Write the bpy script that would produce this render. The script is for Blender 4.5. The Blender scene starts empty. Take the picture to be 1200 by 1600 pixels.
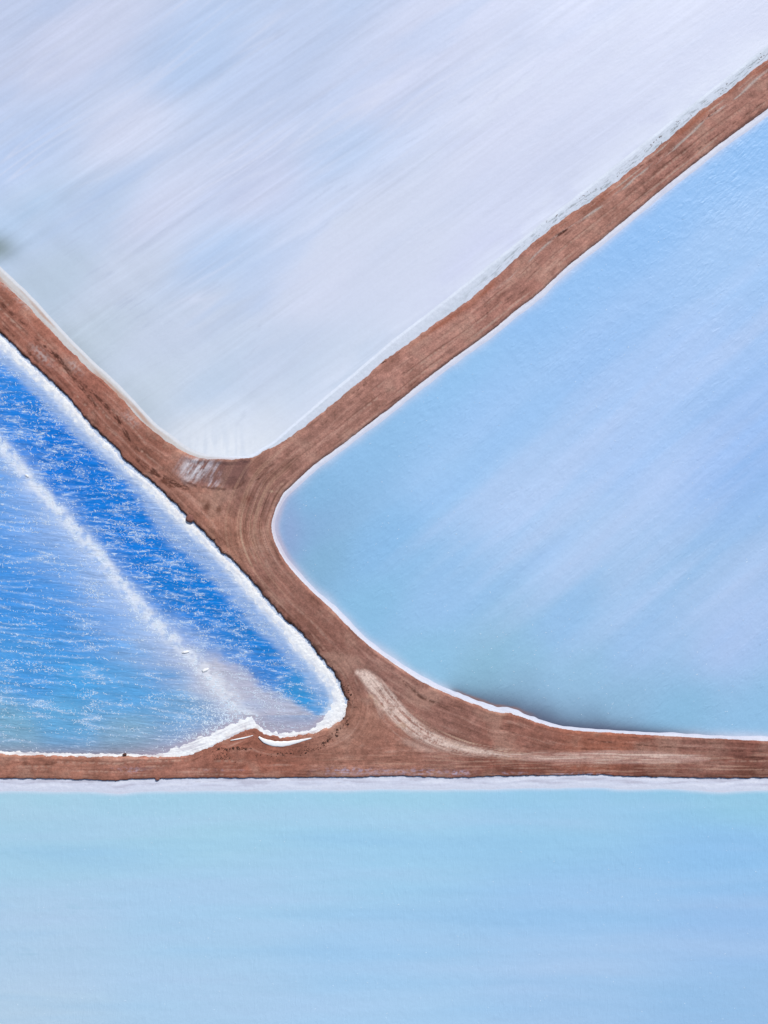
import bpy, math, random
import numpy as np

random.seed(7)
RNG = np.random.default_rng(7)
sc = bpy.context.scene
S = 0.15                                   # metres per photo pixel (photo 1200 x 1600)

# ------------------------------------------------------------------ camera, sky, sun, exposure
cam_d = bpy.data.cameras.new('camera'); cam = bpy.data.objects.new('camera', cam_d)
sc.collection.objects.link(cam)
cam_d.sensor_fit = 'AUTO'; cam_d.sensor_width = 36.0; cam_d.lens = 28.0
cam.location = (0, 0, 1600*S*28.0/36.0); cam.rotation_euler = (0, 0, 0)
cam_d.clip_start = 1.0; cam_d.clip_end = 20000.0
sc.camera = cam

SUN_EL, SUN_AZ = math.radians(43), math.radians(24)     # azimuth clockwise from +Y (top of the photograph)
w = bpy.data.worlds.new('World'); sc.world = w; w.use_nodes = True
nt = w.node_tree
sky = nt.nodes.new('ShaderNodeTexSky'); sky.sky_type = 'NISHITA'; sky.sun_disc = False
sky.sun_elevation = SUN_EL; sky.sun_rotation = SUN_AZ
bg = nt.nodes['Background']; bg.inputs['Strength'].default_value = 0.11
nt.links.new(sky.outputs['Color'], bg.inputs['Color'])
sun_d = bpy.data.lights.new('sun', 'SUN'); sun_d.energy = 3.8; sun_d.angle = math.radians(0.5); sun_d.color = (1.0, 0.965, 0.92)
sun = bpy.data.objects.new('sun', sun_d); sc.collection.objects.link(sun)
sun.rotation_euler = (math.pi/2 - SUN_EL, 0, -SUN_AZ + math.pi)
sun.location = (0, 0, 100)
sc.view_settings.view_transform = 'Standard'; sc.view_settings.look = 'None'
sc.view_settings.gamma = 1.0; sc.view_settings.use_curve_mapping = False
sc.view_settings.exposure = 0.0

# light that a flat white sheet sends back at this exposure, used to turn photographed colours into albedo
LIGHT = np.array([1.11, 1.115, 1.19])
def lin(c):
    c = np.asarray(c, float)/255.0
    return np.where(c <= 0.04045, c/12.92, ((c+0.055)/1.055)**2.4)
def alb(c):
    return np.clip(lin(c)/LIGHT, 0.002, 0.9)

# ------------------------------------------------------------------ numpy helpers
def _h(ix, iy, seed):
    n = (ix.astype(np.int64)*374761393 + iy.astype(np.int64)*668265263 + seed*1442695041) & 0x7fffffff
    n = ((n ^ (n >> 13))*1274126177) & 0x7fffffff
    return ((n ^ (n >> 16)) & 0xffff)/65535.0*2*math.pi
def noise(x, y, seed=0):
    x = np.asarray(x, float); y = np.asarray(y, float)
    ix = np.floor(x); iy = np.floor(y); fx = x-ix; fy = y-iy
    ux = fx*fx*fx*(fx*(fx*6-15)+10); uy = fy*fy*fy*(fy*(fy*6-15)+10)
    def g(dx, dy):
        a = _h(ix+dx, iy+dy, seed); return np.cos(a)*(fx-dx)+np.sin(a)*(fy-dy)
    a = g(0,0); b = g(1,0); c = g(0,1); d = g(1,1)
    return ((a+(b-a)*ux)*(1-uy) + (c+(d-c)*ux)*uy)*1.5
def fbm(x, y, seed=0, o=4):
    r = 0; a = 1.0; t = 0
    for i in range(o):
        r = r + a*noise(np.asarray(x)*2**i, np.asarray(y)*2**i, seed+i*17); t += a; a *= .5
    return r/t*1.3
def sst(a, b, x):
    t = np.clip((x-a)/(b-a), 0, 1); return t*t*(3-2*t)
def mix(a, b, t):
    t = np.asarray(t)[..., None] if np.ndim(t) else t
    return a*(1-t)+b*t
def spline(pts, n=3):
    p = np.array(pts, float); P = np.vstack([2*p[0]-p[1], p, 2*p[-1]-p[-2]]); out = []
    for i in range(1, len(P)-2):
        for k in range(n):
            t = k/n
            out.append(0.5*(2*P[i]+(P[i+1]-P[i-1])*t+(2*P[i-1]-5*P[i]+4*P[i+1]-P[i+2])*t*t+(3*P[i]-P[i-1]-3*P[i+1]+P[i+2])*t**3))
    out.append(P[-2]); return np.array(out)
def pdist(x, y, pts, closed=False):
    """distance to a polyline, arc length of the nearest point, inside flag"""
    q = np.vstack([pts, pts[:1]]) if closed else pts
    best = np.full(x.shape, 1e18); arc = np.zeros(x.shape); ins = np.zeros(x.shape, bool); L = 0.0
    for (ax, ay), (bx, by) in zip(q[:-1], q[1:]):
        dx, dy = bx-ax, by-ay; l2 = dx*dx+dy*dy
        if l2 < 1e-9: continue
        t = np.clip(((x-ax)*dx+(y-ay)*dy)/l2, 0, 1)
        d = (x-ax-t*dx)**2+(y-ay-t*dy)**2
        m = d < best; best = np.where(m, d, best); ln = math.sqrt(l2); arc = np.where(m, L+t*ln, arc); L += ln
        if closed and dy != 0:
            c = (ay > y) != (by > y)
            ins ^= c & (x < ax+(y-ay)*dx/dy)
    return np.sqrt(best), arc, ins
def sdist(x, y, poly):
    d, a, i = pdist(x, y, poly, True); return np.where(i, d, -d), a     # positive inside
def idw(x, y, ctrl, rot=0.0, sx=1.0, power=2.2, soft=12.0):
    c, s = math.cos(rot), math.sin(rot)
    X = (x*c+y*s)*sx; Y = (-x*s+y*c)
    num = np.zeros(x.shape+(3,)); den = np.zeros(x.shape)
    for px, py, col in ctrl:
        a = (px*c+py*s)*sx; b = -px*s+py*c
        wt = 1.0/((X-a)**2+(Y-b)**2+soft*soft)**power
        num += wt[..., None]*lin(col); den += wt
    return num/den[..., None]
def band(x, y, pts, width, soft):
    p = np.array(pts, float); sp = spline(p, 3); d, a, _ = pdist(x, y, sp)
    seg = np.r_[0, np.cumsum(np.hypot(*np.diff(sp, axis=0).T))]
    wd = np.interp(a, seg, np.interp(np.linspace(0, 1, len(sp)), np.linspace(0, 1, len(width)), width)) if np.ndim(width) else width
    return d, a, 1-sst(0, 1, (d-wd)/soft + .5), seg[-1]
def wx(px): return (np.asarray(px)-600.0)*S
def wy(py): return (800.0-np.asarray(py))*S

# ------------------------------------------------------------------ pond outlines (photo pixels)
T_line = [(0,437),(43,477),(83,520),(133,570),(167,600),(200,633),(233,668),(267,693),(292,708),(315,716),(340,717),(370,717),(394,715),(409,707),(433,695),(477,665),(507,641),(540,613),(572,588),(600,563),(627,544),(677,507),(733,468),(780,427),(833,379),(879,343),(933,306),(992,260),(1046,214),(1070,194),(1090,176),(1117,156),(1142,138),(1167,117),(1188,101),(1200,91)]
R_line = [(1200,170),(1117,231),(1033,297),(950,366),(887,416),(842,458),(800,490),(767,518),(713,557),(660,597),(610,637),(565,671),(533,696),(490,727),(460,755),(442,772),(430,797),(424,820),(427,840),(437,863),(453,887),(483,920),(517,951),(550,985),(583,1014),(617,1038),(650,1060),(683,1077),(717,1091),(750,1103),(775,1112),(800,1115),(833,1127),(879,1139),(950,1145),(1075,1152),(1200,1158)]
L_line = [(0,517),(33,550),(67,582),(100,613),(127,643),(153,673),(180,697),(200,722),(238,752),(270,782),(293,806),(312,823),(343,857),(380,891),(413,930),(437,958),(467,984),(490,1010),(510,1035),(526,1056),(536,1078),(543,1094),(541,1109),(534,1123),(522,1133),(505,1140),(487,1146),(468,1150),(443,1152),(413,1147),(402,1139),(393,1138),(377,1144),(350,1157),(325,1168),(300,1177),(275,1182),(240,1183),(200,1182),(150,1183),(83,1182),(40,1180),(0,1179)]
B_line = [(0,1216),(60,1216),(100,1217),(150,1218),(183,1219),(210,1217),(247,1216),(320,1215),(400,1215),(493,1214),(550,1214),(617,1212),(660,1213),(700,1215),(750,1213),(783,1212),(850,1211),(942,1210),(967,1212),(1050,1214),(1120,1215),(1200,1215)]
Li_line = [(0,547),(40,582),(73,613),(105,648),(133,677),(160,703),(187,728),(230,770),(267,808),(330,866),(380,923),(420,967),(440,989),(461,1017),(484,1040),(500,1062),(512,1077),(516,1092),(510,1111),(496,1128),(479,1138),(454,1142),(422,1140),(402,1128),(392,1119),(384,1117),(374,1123),(340,1139),(310,1151),(283,1163),(240,1178),(200,1179),(150,1179),(83,1178),(40,1176),(0,1175)]
T = np.vstack([[(-1500,-958)], spline(T_line), [(2700,-1100),(2700,-1500),(-1500,-1500)]])
R = np.vstack([[(2700,-1025)], spline(R_line), [(2700,1235)]])
Lg = np.vstack([[(-1500,-940)], spline(L_line), [(-1500,1172)]])
Li = np.vstack([[(-1500,-910)], spline(Li_line), [(-1500,1168)]])
B = np.vstack([[(-1500,1216)], spline(B_line), [(2700,1216),(2700,3000),(-1500,3000)]])
POND = {'T': T, 'R': R, 'L': Lg, 'B': B}

def axis(lo, hi, f0, f1, fine, coarse):
    a = np.arange(f0, lo, -coarse)[::-1]; b = np.arange(f0, f1, fine); c = np.arange(f1, hi+coarse, coarse)
    return np.unique(np.r_[a, b, c])
cgx = np.arange(-1520, 2740, 12.0); cgy = np.arange(-1520, 3020, 12.0)
CX, CY = np.meshgrid(cgx, cgy)
COARSE = {k: sdist(CX, CY, p)[0] for k, p in POND.items()}
def coarse_at(k, X, Y):
    F = COARSE[k]
    u = np.clip((X-cgx[0])/12.0, 0, len(cgx)-1.001); v = np.clip((Y-cgy[0])/12.0, 0, len(cgy)-1.001)
    i = u.astype(int); j = v.astype(int); fu = u-i; fv = v-j
    return (F[j,i]*(1-fu)+F[j,i+1]*fu)*(1-fv)+(F[j+1,i]*(1-fu)+F[j+1,i+1]*fu)*fv

# ------------------------------------------------------------------ mesh helpers
def tag(o, kind=None, label=None, cat=None, group=None):
    if kind: o['kind'] = kind
    if label: o['label'] = label
    if cat: o['category'] = cat
    if group: o['group'] = group
    return o
def mesh_obj(name, co, faces, mat, tint=None, smooth=True, parent=None):
    me = bpy.data.meshes.new(name)
    co = np.asarray(co, np.float32); faces = np.asarray(faces, np.int32); n = faces.shape[1]
    me.vertices.add(len(co)); me.vertices.foreach_set('co', co.ravel())
    me.loops.add(faces.size); me.loops.foreach_set('vertex_index', faces.ravel())
    me.polygons.add(len(faces)); me.polygons.foreach_set('loop_start', np.arange(0, faces.size, n, dtype=np.int32))
    me.update(calc_edges=True)
    if smooth: me.polygons.foreach_set('use_smooth', np.ones(len(faces), bool))
    if tint is not None:
        at = me.attributes.new('tint', 'FLOAT_COLOR', 'POINT')
        at.data.foreach_set('color', (tint if tint.shape[1] == 4 else np.c_[tint, np.ones(len(tint))]).astype(np.float32).ravel())
    me.materials.append(mat)
    o = bpy.data.objects.new(name, me); sc.collection.objects.link(o)
    if parent: o.parent = parent
    return o
def grid_pick(xs, ys, ok):
    """cells of a tensor grid whose corners are all wanted -> point arrays and quads (photo y runs down)"""
    cell = ok[:-1,:-1] & ok[1:,:-1] & ok[:-1,1:] & ok[1:,1:]
    use = np.zeros(ok.shape, bool)
    for a in (slice(0,-1), slice(1,None)):
        for b in (slice(0,-1), slice(1,None)): use[a, b] |= cell
    idx = -np.ones(ok.shape, np.int64); idx[use] = np.arange(use.sum())
    j, i = np.nonzero(cell)
    f = np.c_[idx[j+1,i], idx[j+1,i+1], idx[j,i+1], idx[j,i]]
    Y, X = np.nonzero(use)
    return xs[X].astype(float), ys[Y].astype(float), f

# ------------------------------------------------------------------ materials
def base_mat(name, rough, tinted=True):
    m = bpy.data.materials.new(name); m.use_nodes = True; nt = m.node_tree
    p = nt.nodes['Principled BSDF']; p.inputs['Roughness'].default_value = rough
    return m, nt, p
def N(nt, t, **kw):
    n = nt.nodes.new(t)
    for k, v in kw.items():
        if hasattr(n, k): setattr(n, k, v)
        else: n.inputs[k].default_value = v
    return n
def mapped(nt, rot, scale):
    g = N(nt, 'ShaderNodeNewGeometry'); mp = N(nt, 'ShaderNodeMapping')
    mp.vector_type = 'TEXTURE' if False else 'POINT'
    r = N(nt, 'ShaderNodeVectorRotate', rotation_type='Z_AXIS'); r.inputs['Angle'].default_value = -rot
    nt.links.new(g.outputs['Position'], r.inputs['Vector']); nt.links.new(r.outputs[0], mp.inputs['Vector'])
    mp.inputs['Scale'].default_value = scale
    return mp.outputs[0]
def noise_n(nt, vec, scale, detail=4, rough=.55, dist=0.0):
    n = N(nt, 'ShaderNodeTexNoise'); n.noise_dimensions = '2D' if False else '3D'
    n.inputs['Scale'].default_value = scale; n.inputs['Detail'].default_value = detail
    n.inputs['Roughness'].default_value = rough; n.inputs['Distortion'].default_value = dist
    nt.links.new(vec, n.inputs['Vector']); return n.outputs['Fac']
def maprange(nt, v, a, b, c, d):
    n = N(nt, 'ShaderNodeMapRange'); nt.links.new(v, n.inputs['Value'])
    for k, x in zip(('From Min','From Max','To Min','To Max'), (a,b,c,d)): n.inputs[k].default_value = x
    return n.outputs[0]
def math_n(nt, op, a, b):
    n = N(nt, 'ShaderNodeMath', operation=op)
    for i, v in enumerate((a, b)):
        if isinstance(v, (int, float)): n.inputs[i].default_value = v
        else: nt.links.new(v, n.inputs[i])
    return n.outputs[0]
def scaled(nt, col, fac):
    n = N(nt, 'ShaderNodeVectorMath', operation='SCALE'); nt.links.new(col, n.inputs[0]); nt.links.new(fac, n.inputs['Scale']); return n.outputs[0]
def tint_n(nt):
    a = N(nt, 'ShaderNodeAttribute', attribute_name='tint'); return a.outputs['Color']
def bump(nt, p, h, strength, dist):
    b = N(nt, 'ShaderNodeBump'); b.inputs['Strength'].default_value = strength; b.inputs['Distance'].default_value = dist
    nt.links.new(h, b.inputs['Height']); nt.links.new(b.outputs[0], p.inputs['Normal'])

def dirt_mat():
    m, nt, p = base_mat('red_dirt', .95); p.inputs['Specular IOR Level'].default_value = .15
    v = mapped(nt, 0, (1,1,1))
    fine = noise_n(nt, v, 2.2, 6, .7); mid = noise_n(nt, v, .35, 5, .6)
    f = math_n(nt, 'ADD', maprange(nt, fine, .3, .7, -.26, .26), maprange(nt, mid, .3, .7, .90, 1.10))
    nt.links.new(scaled(nt, tint_n(nt), f), p.inputs['Base Color'])
    bump(nt, p, noise_n(nt, v, 2.6, 8, .75), .9, .14); return m
def salt_mat():
    m, nt, p = base_mat('salt_crust', .8); p.inputs['Specular IOR Level'].default_value = .25
    v = mapped(nt, 0, (1,1,1))
    f = maprange(nt, noise_n(nt, v, 1.6, 6, .7), .3, .7, .94, 1.05)
    nt.links.new(scaled(nt, tint_n(nt), f), p.inputs['Base Color'])
    bump(nt, p, noise_n(nt, v, 2.6, 6, .7), .35, .10); return m
def water_mat(name, rot, scale, strength, dist, rough, var=.03, rip=1.0, distort=.4, spec=.5, streak=None, caps=None):
    m, nt, p = base_mat(name, rough); p.inputs['IOR'].default_value = 1.33; p.inputs['Specular IOR Level'].default_value = spec
    v = mapped(nt, rot, scale)
    r1 = noise_n(nt, v, rip, 3, .55, distort)
    v2 = mapped(nt, 0, (1,1,1))
    f = maprange(nt, noise_n(nt, v2, 1.3, 5, .7), .3, .7, 1-var, 1+var)
    gust = math_n(nt, 'ADD', maprange(nt, noise_n(nt, v2, .045, 3, .6), .35, .65, .25, .9), maprange(nt, noise_n(nt, v2, .3, 3, .6), .35, .65, -.1, .5))
    if streak:
        sa, sv, ss = streak
        fs = maprange(nt, noise_n(nt, mapped(nt, sa, ss), 1.0, 5, .62, .3), .3, .7, -sv, sv)
        fm = maprange(nt, noise_n(nt, mapped(nt, sa, (ss[0]*.5, ss[1]*.12, 1)), 1.0, 3, .6), .4, .62, .1, 1.0)
        f = math_n(nt, 'ADD', f, math_n(nt, 'MULTIPLY', fs, fm))
    col = scaled(nt, tint_n(nt), f)
    if caps:
        at = N(nt, 'ShaderNodeAttribute', attribute_name='tint')
        cn = noise_n(nt, mapped(nt, math.radians(-5), (.65, 3.0, 1)), 1.0, 5, .68, .8)
        th = maprange(nt, at.outputs['Alpha'], 0, 1, .62, .44)
        k = maprange(nt, math_n(nt, 'SUBTRACT', cn, th), 0, .13, 0, .9)
        mx = N(nt, 'ShaderNodeMix', data_type='RGBA'); nt.links.new(k, mx.inputs[0]); nt.links.new(col, mx.inputs[6]); mx.inputs[7].default_value = (*alb(caps), 1)
        col = mx.outputs[2]
    nt.links.new(col, p.inputs['Base Color'])
    bump(nt, p, math_n(nt, 'MULTIPLY', r1, gust), strength, dist); return m
def plain_mat(name, col, var=.15, rough=.9, nscale=3.0, bmp=.4):
    m, nt, p = base_mat(name, rough); v = mapped(nt, 0, (1,1,1))
    c = N(nt, 'ShaderNodeRGB'); c.outputs[0].default_value = (*alb(col), 1)
    f = maprange(nt, noise_n(nt, v, nscale, 5, .65), .3, .7, 1-var, 1+var)
    nt.links.new(scaled(nt, c.outputs[0], f), p.inputs['Base Color'])
    bump(nt, p, noise_n(nt, v, nscale*1.4, 5, .7), bmp, .08); return m

M_dirt = dirt_mat(); M_salt = salt_mat()
M_T = water_mat('salt_pan', math.radians(36), (.4,1.6,1), .5, .05, .45, .022, 1.0, .6, streak=(math.radians(35), .065, (.035,.75,1)))
M_R = water_mat('pale_brine', math.radians(48), (.42,1.45,1), 1.0, .11, .40, .02, 1.0, .7, streak=(math.radians(42), .02, (.05,.5,1)))
M_B = water_mat('milky_brine', math.radians(80), (.30,1.1,1), .9, .095, .40, .015, .9, 1.0, streak=(math.radians(-2), .018, (.03,.6,1)))
M_L = water_mat('blue_brine', math.radians(-5), (.22,1.25,1), .85, .16, .25, .05, 1.0, 1.2, streak=(math.radians(-5), .20, (.16,1.5,1)), caps=(206,224,250))
M_foam_glint = plain_mat('foam', (216,231,250), .04, .7, 2.0, .2)
M_clod = plain_mat('dark_clod', (78,48,38), .35, .95, 4.0, .6)
M_slab = plain_mat('salt_slab', (240,240,246), .06, .8, 2.5, .5)
M_ground = plain_mat('desert_floor', (150,104,92), .15, .95, .1, .3)

# ------------------------------------------------------------------ ground and water
g = 9000.0
o = mesh_obj('ground', [(-g,-g,-1.6),(g,-g,-1.6),(g,g,-1.6),(-g,g,-1.6)], [(0,1,2,3)], M_ground, smooth=False)
tag(o, 'structure', 'red brown desert floor beneath and beyond the salt ponds')

TAU38 = math.radians(-36.0)       # streak direction in photo axes (y down): up to the right
def rotc(x, y, ang):
    c, s = math.cos(ang), math.sin(ang); return x*c+y*s, -x*s+y*c

def pan_tint(x, y, d):
    C = [(20,20,(194,204,231)),(120,60,(204,209,233)),(300,100,(184,203,235)),(200,200,(210,215,237)),(30,250,(190,206,237)),(30,330,(184,205,233)),
         (80,440,(188,203,222)),(150,520,(195,207,223)),(230,620,(200,211,227)),(150,330,(190,206,233)),(345,390,(184,205,237)),(250,330,(209,214,237)),
         (400,300,(204,210,236)),(540,230,(190,207,237)),(600,150,(202,208,233)),(450,80,(191,204,233)),(700,50,(202,208,233)),(560,350,(212,218,239)),
         (500,450,(215,220,241)),(800,200,(209,214,238)),(1000,60,(205,211,236)),(900,250,(205,211,236)),(650,400,(213,219,240)),(420,560,(198,210,233)),
         (330,600,(194,209,231)),(500,600,(204,216,237)),(300,680,(218,224,237)),(400,690,(222,228,241)),(1150,80,(204,210,235)),(760,400,(210,215,241)),(200,440,(200,209,229)),(300,500,(200,210,231))]
    t = idw(x, y, C, TAU38, .55, 1.8, 25)
    u, v = rotc(x, y, math.radians(-33))
    s1 = fbm(u*.0028+3, v*.022, 11, 4); s2 = fbm(u*.006+9, v*.08, 23, 3)
    edge = pdist(x, y, spline([(405,520),(430,455),(445,430),(520,345),(610,275),(700,210),(790,140),(870,88),(960,25),(1100,-80)]))
    ex = np.interp(y, [-100,25,88,140,210,275,345,430,455,520,600], [1130,960,870,790,700,610,520,445,430,405,380]) + 14*fbm(x*.02, y*.02, 31, 4)
    dry = sst(-20, 25, x-ex)
    ld = pdist(x, y, np.array([(-1500,-958),(0,437),(167,600),(267,693),(300,720)], float))[0]
    amp = (1-.72*dry)*sst(20, 90, d)*(1-.8*sst(230,90,ld)*sst(250,330,y))
    u2, v2 = rotc(x, y, math.radians(43)); t = t*(1+.05*fbm(u2*.004,v2*.03,35,4)*sst(260,100,ld))[..., None]
    s3 = np.clip(1-np.abs(noise(u*.0035, v*.05+.8*noise(u*.004,v*.01,25), 27))*4, 0, 1)**2*sst(-.2,.5,fbm(u*.003,v*.01,29,3))
    s4 = fbm(u*.01, v*.22, 33, 3)
    t = t*(1+(.05*s1+.055*s2+.04*s4)*amp)[..., None]; t = mix(t, lin((216,220,240)), s3*amp*.55)
    blue = np.clip(-s1, 0, 1)*amp*.22
    t = mix(t, lin((165,190,232)), blue)
    t = mix(t, lin((214,222,242)), dry*.45*np.exp(-np.clip(x-ex,0,None)/60)*sst(-.3,.5,fbm(u*.01,v*.03,37,3)))
    t = mix(t, lin((150,158,180)), (1-sst(0,5,np.abs(x-ex+8*fbm(u*.03,v*.1,41,3)+4)))*.12*sst(.0,.45,fbm(u*.012,v*.05,43,3)))
    t = t*(1-.025*dry)[..., None]
    cl = fbm(u*.003+40, v*.016+7, 81, 4); t = mix(t, lin((218,223,242)), .16*sst(.05,.5,cl)*sst(20,120,d)); t = mix(t, lin((180,201,236)), .30*sst(.15,.6,-cl)*sst(40,140,d)*(1-.8*dry))
    # thin dark ripple marks on the damp salt
    mk = sst(.25,.6,fbm(u*.016, v*.16, 51, 3))*sst(.1,.45,fbm(u*.004,v*.012,53,3))*(1-.5*dry)
    t = mix(t, lin((168,178,205)), mk*.22*sst(30,120,d))
    t = mix(t, lin((220,226,244)), .6*np.exp(-(np.clip(d-14,0,None)/38)**2)*sst(400,520,x)*sst(-.6,.2,fbm(u*.01,v*.02,57,4)))
    # green weed corner against the left bank, salty fan at the bottom tip
    gr = np.exp(-((x+6)**2/900+(y-388)**2/420)); t = mix(t, lin((122,136,132)), gr*.75)
    gr = np.exp(-(np.clip(d-2,0,None)/26)**2)*sst(420,250,y+x*0)*0
    lb = np.exp(-(np.clip(d,0,None)/30)**2)*sst(420,440,y)*sst(300,240,x)*sst(-.4,.5,fbm(x*.012,y*.012,61,3)); t = mix(t, lin((150,166,172)), lb*.3)
    fan = np.exp(-((x-350)**2/3600+(y-705)**2/900)); n = fbm((x-350)*.12, y*.02, 71, 3)
    t = mix(t, lin((232,236,246)), fan*.95*sst(-.6,.3,n)); return t

def right_tint(x, y, d):
    C = [(1180,200,(138,186,238)),(1000,340,(143,189,240)),(850,460,(148,192,240)),(700,580,(150,195,238)),(560,700,(146,191,232)),(480,780,(139,185,224)),
         (470,830,(138,176,216)),(490,890,(136,180,214)),(560,960,(142,191,227)),(650,1040,(147,194,226)),(760,1050,(144,188,215)),(820,1035,(150,192,222)),
         (900,1065,(152,192,224)),(950,1110,(146,186,218)),(1060,1120,(142,188,222)),(1180,1130,(148,192,228)),(1000,1000,(160,195,235)),(1150,1000,(172,198,238)),
         (800,780,(176,204,242)),(900,850,(177,205,242)),(700,750,(162,200,241)),(600,850,(143,189,231)),(700,930,(155,195,235)),(1150,400,(163,198,241)),
         (950,550,(158,195,241)),(1150,700,(154,190,240)),(1000,700,(172,201,243)),(880,980,(155,194,234)),(1080,560,(170,200,243)),(780,640,(158,197,241))]
    t = idw(x, y, C, math.radians(-42), .6, 1.8, 25)
    u, v = rotc(x, y, math.radians(-40))
    s1 = fbm(u*.0019+3, v*.018, 111, 5); s2 = fbm(u*.004, v*.05, 117, 3)
    a = sst(40, 260, d)
    t = mix(t, lin((190,208,243)), np.clip(s1+.12,0,1)*a*.68); t = mix(t, lin((144,188,237)), np.clip(-s1,0,1)*a*.5)
    t = t*(1+.045*s2*a)[..., None]
    # salt shelf showing through along the bank; dark weed in the bottom bay
    bay = np.exp(-((x-838)/75)**2)*sst(1075,1105,y+.0*x)
    bay2 = sst(1010,1060,y)*sst(680,725,x)*sst(1200,1040,x)*np.exp(-(np.clip(d-3,0,None)/(np.interp(x,[690,730,800,860,920,1000,1100,1180],[7,20,32,34,24,13,6,2])*(1+.25*noise(x*.02,y*.02,133))))**1.3)
    t = mix(t, lin((82,84,108)), np.clip(bay2*.95,0,.92))
    sh = np.exp(-(np.clip(d,0,None)/(11.0+2.5*noise(x*.03,y*.03,131)))**2)*(1-np.clip(sst(690,720,x)*sst(1180,1000,x)*sst(900,1000,y),0,1))
    t = mix(t, lin((212,215,236)), sh*.85)
    lav = np.exp(-((x-450)/22)**2-((y-825)/70)**2); t = mix(t, lin((150,164,208)), lav*.5); pk = np.exp(-((x-440)/30)**2-((y-850)/90)**2)*np.exp(-((d-8)/4)**2); t = mix(t, lin((196,180,198)), pk*.6)
    brn = sst(700,730,x)*sst(850,800,x)*sst(2,4.5,d)*sst(13,9,d+2*noise(x*.05,y*.05,137))*sst(1000,1050,y); t = mix(t, lin((146,112,106)), brn*.85)
    return t

def bottom_tint(x, y, d):
    C = [(0,1250,(171,209,230)),(600,1252,(165,209,233)),(1180,1252,(152,202,229)),(50,1330,(167,207,232)),(600,1330,(162,206,236)),(1150,1330,(148,195,237)),
         (300,1420,(168,206,236)),(50,1450,(177,206,233)),(900,1420,(160,199,237)),(600,1500,(165,203,237)),(1150,1450,(155,193,235)),(50,1580,(183,208,231)),
         (600,1580,(171,206,238)),(1150,1580,(157,193,231)),(300,1560,(173,206,235)),(850,1290,(157,203,234)),(300,1290,(167,209,232)),(900,1540,(170,201,236))]
    t = idw(x, y, C, 0, .45, 1.8, 30)
    s1 = fbm(x*.0016, y*.02, 211, 4); s2 = fbm(x*.006, (y+.03*x)*.09, 217, 3)
    a = sst(20, 70, d)
    t = mix(t, lin((180,204,236)), np.clip(s1,0,1)*a*.55); t = mix(t, lin((140,190,230)), np.clip(-s1,0,1)*a*.5)
    t = t*(1+.02*s2*a)[..., None]
    for (px, py, wd, ht) in ((40,1330,60,7),(30,1487,50,6),(130,1487,40,5),(120,1420,70,6)):
        t = mix(t, lin((140,188,212)), .4*fbm(x*.03,y*.2,239,3).clip(0,1)*1.6*np.exp(-((x-px)/wd)**2-((y-py)/ht)**2))
    edge = 21+3*noise(x*.012, y*0, 223)
    t = mix(t, lin((150,205,224)), .15*np.exp(-((d-edge-14)/12)**2)*sst(-.5,.4,noise(x*.02,y*0+3,229)))
    t = mix(t, lin((216,222,242)), 1-sst(edge-4, edge+6, d)); return t

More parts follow.
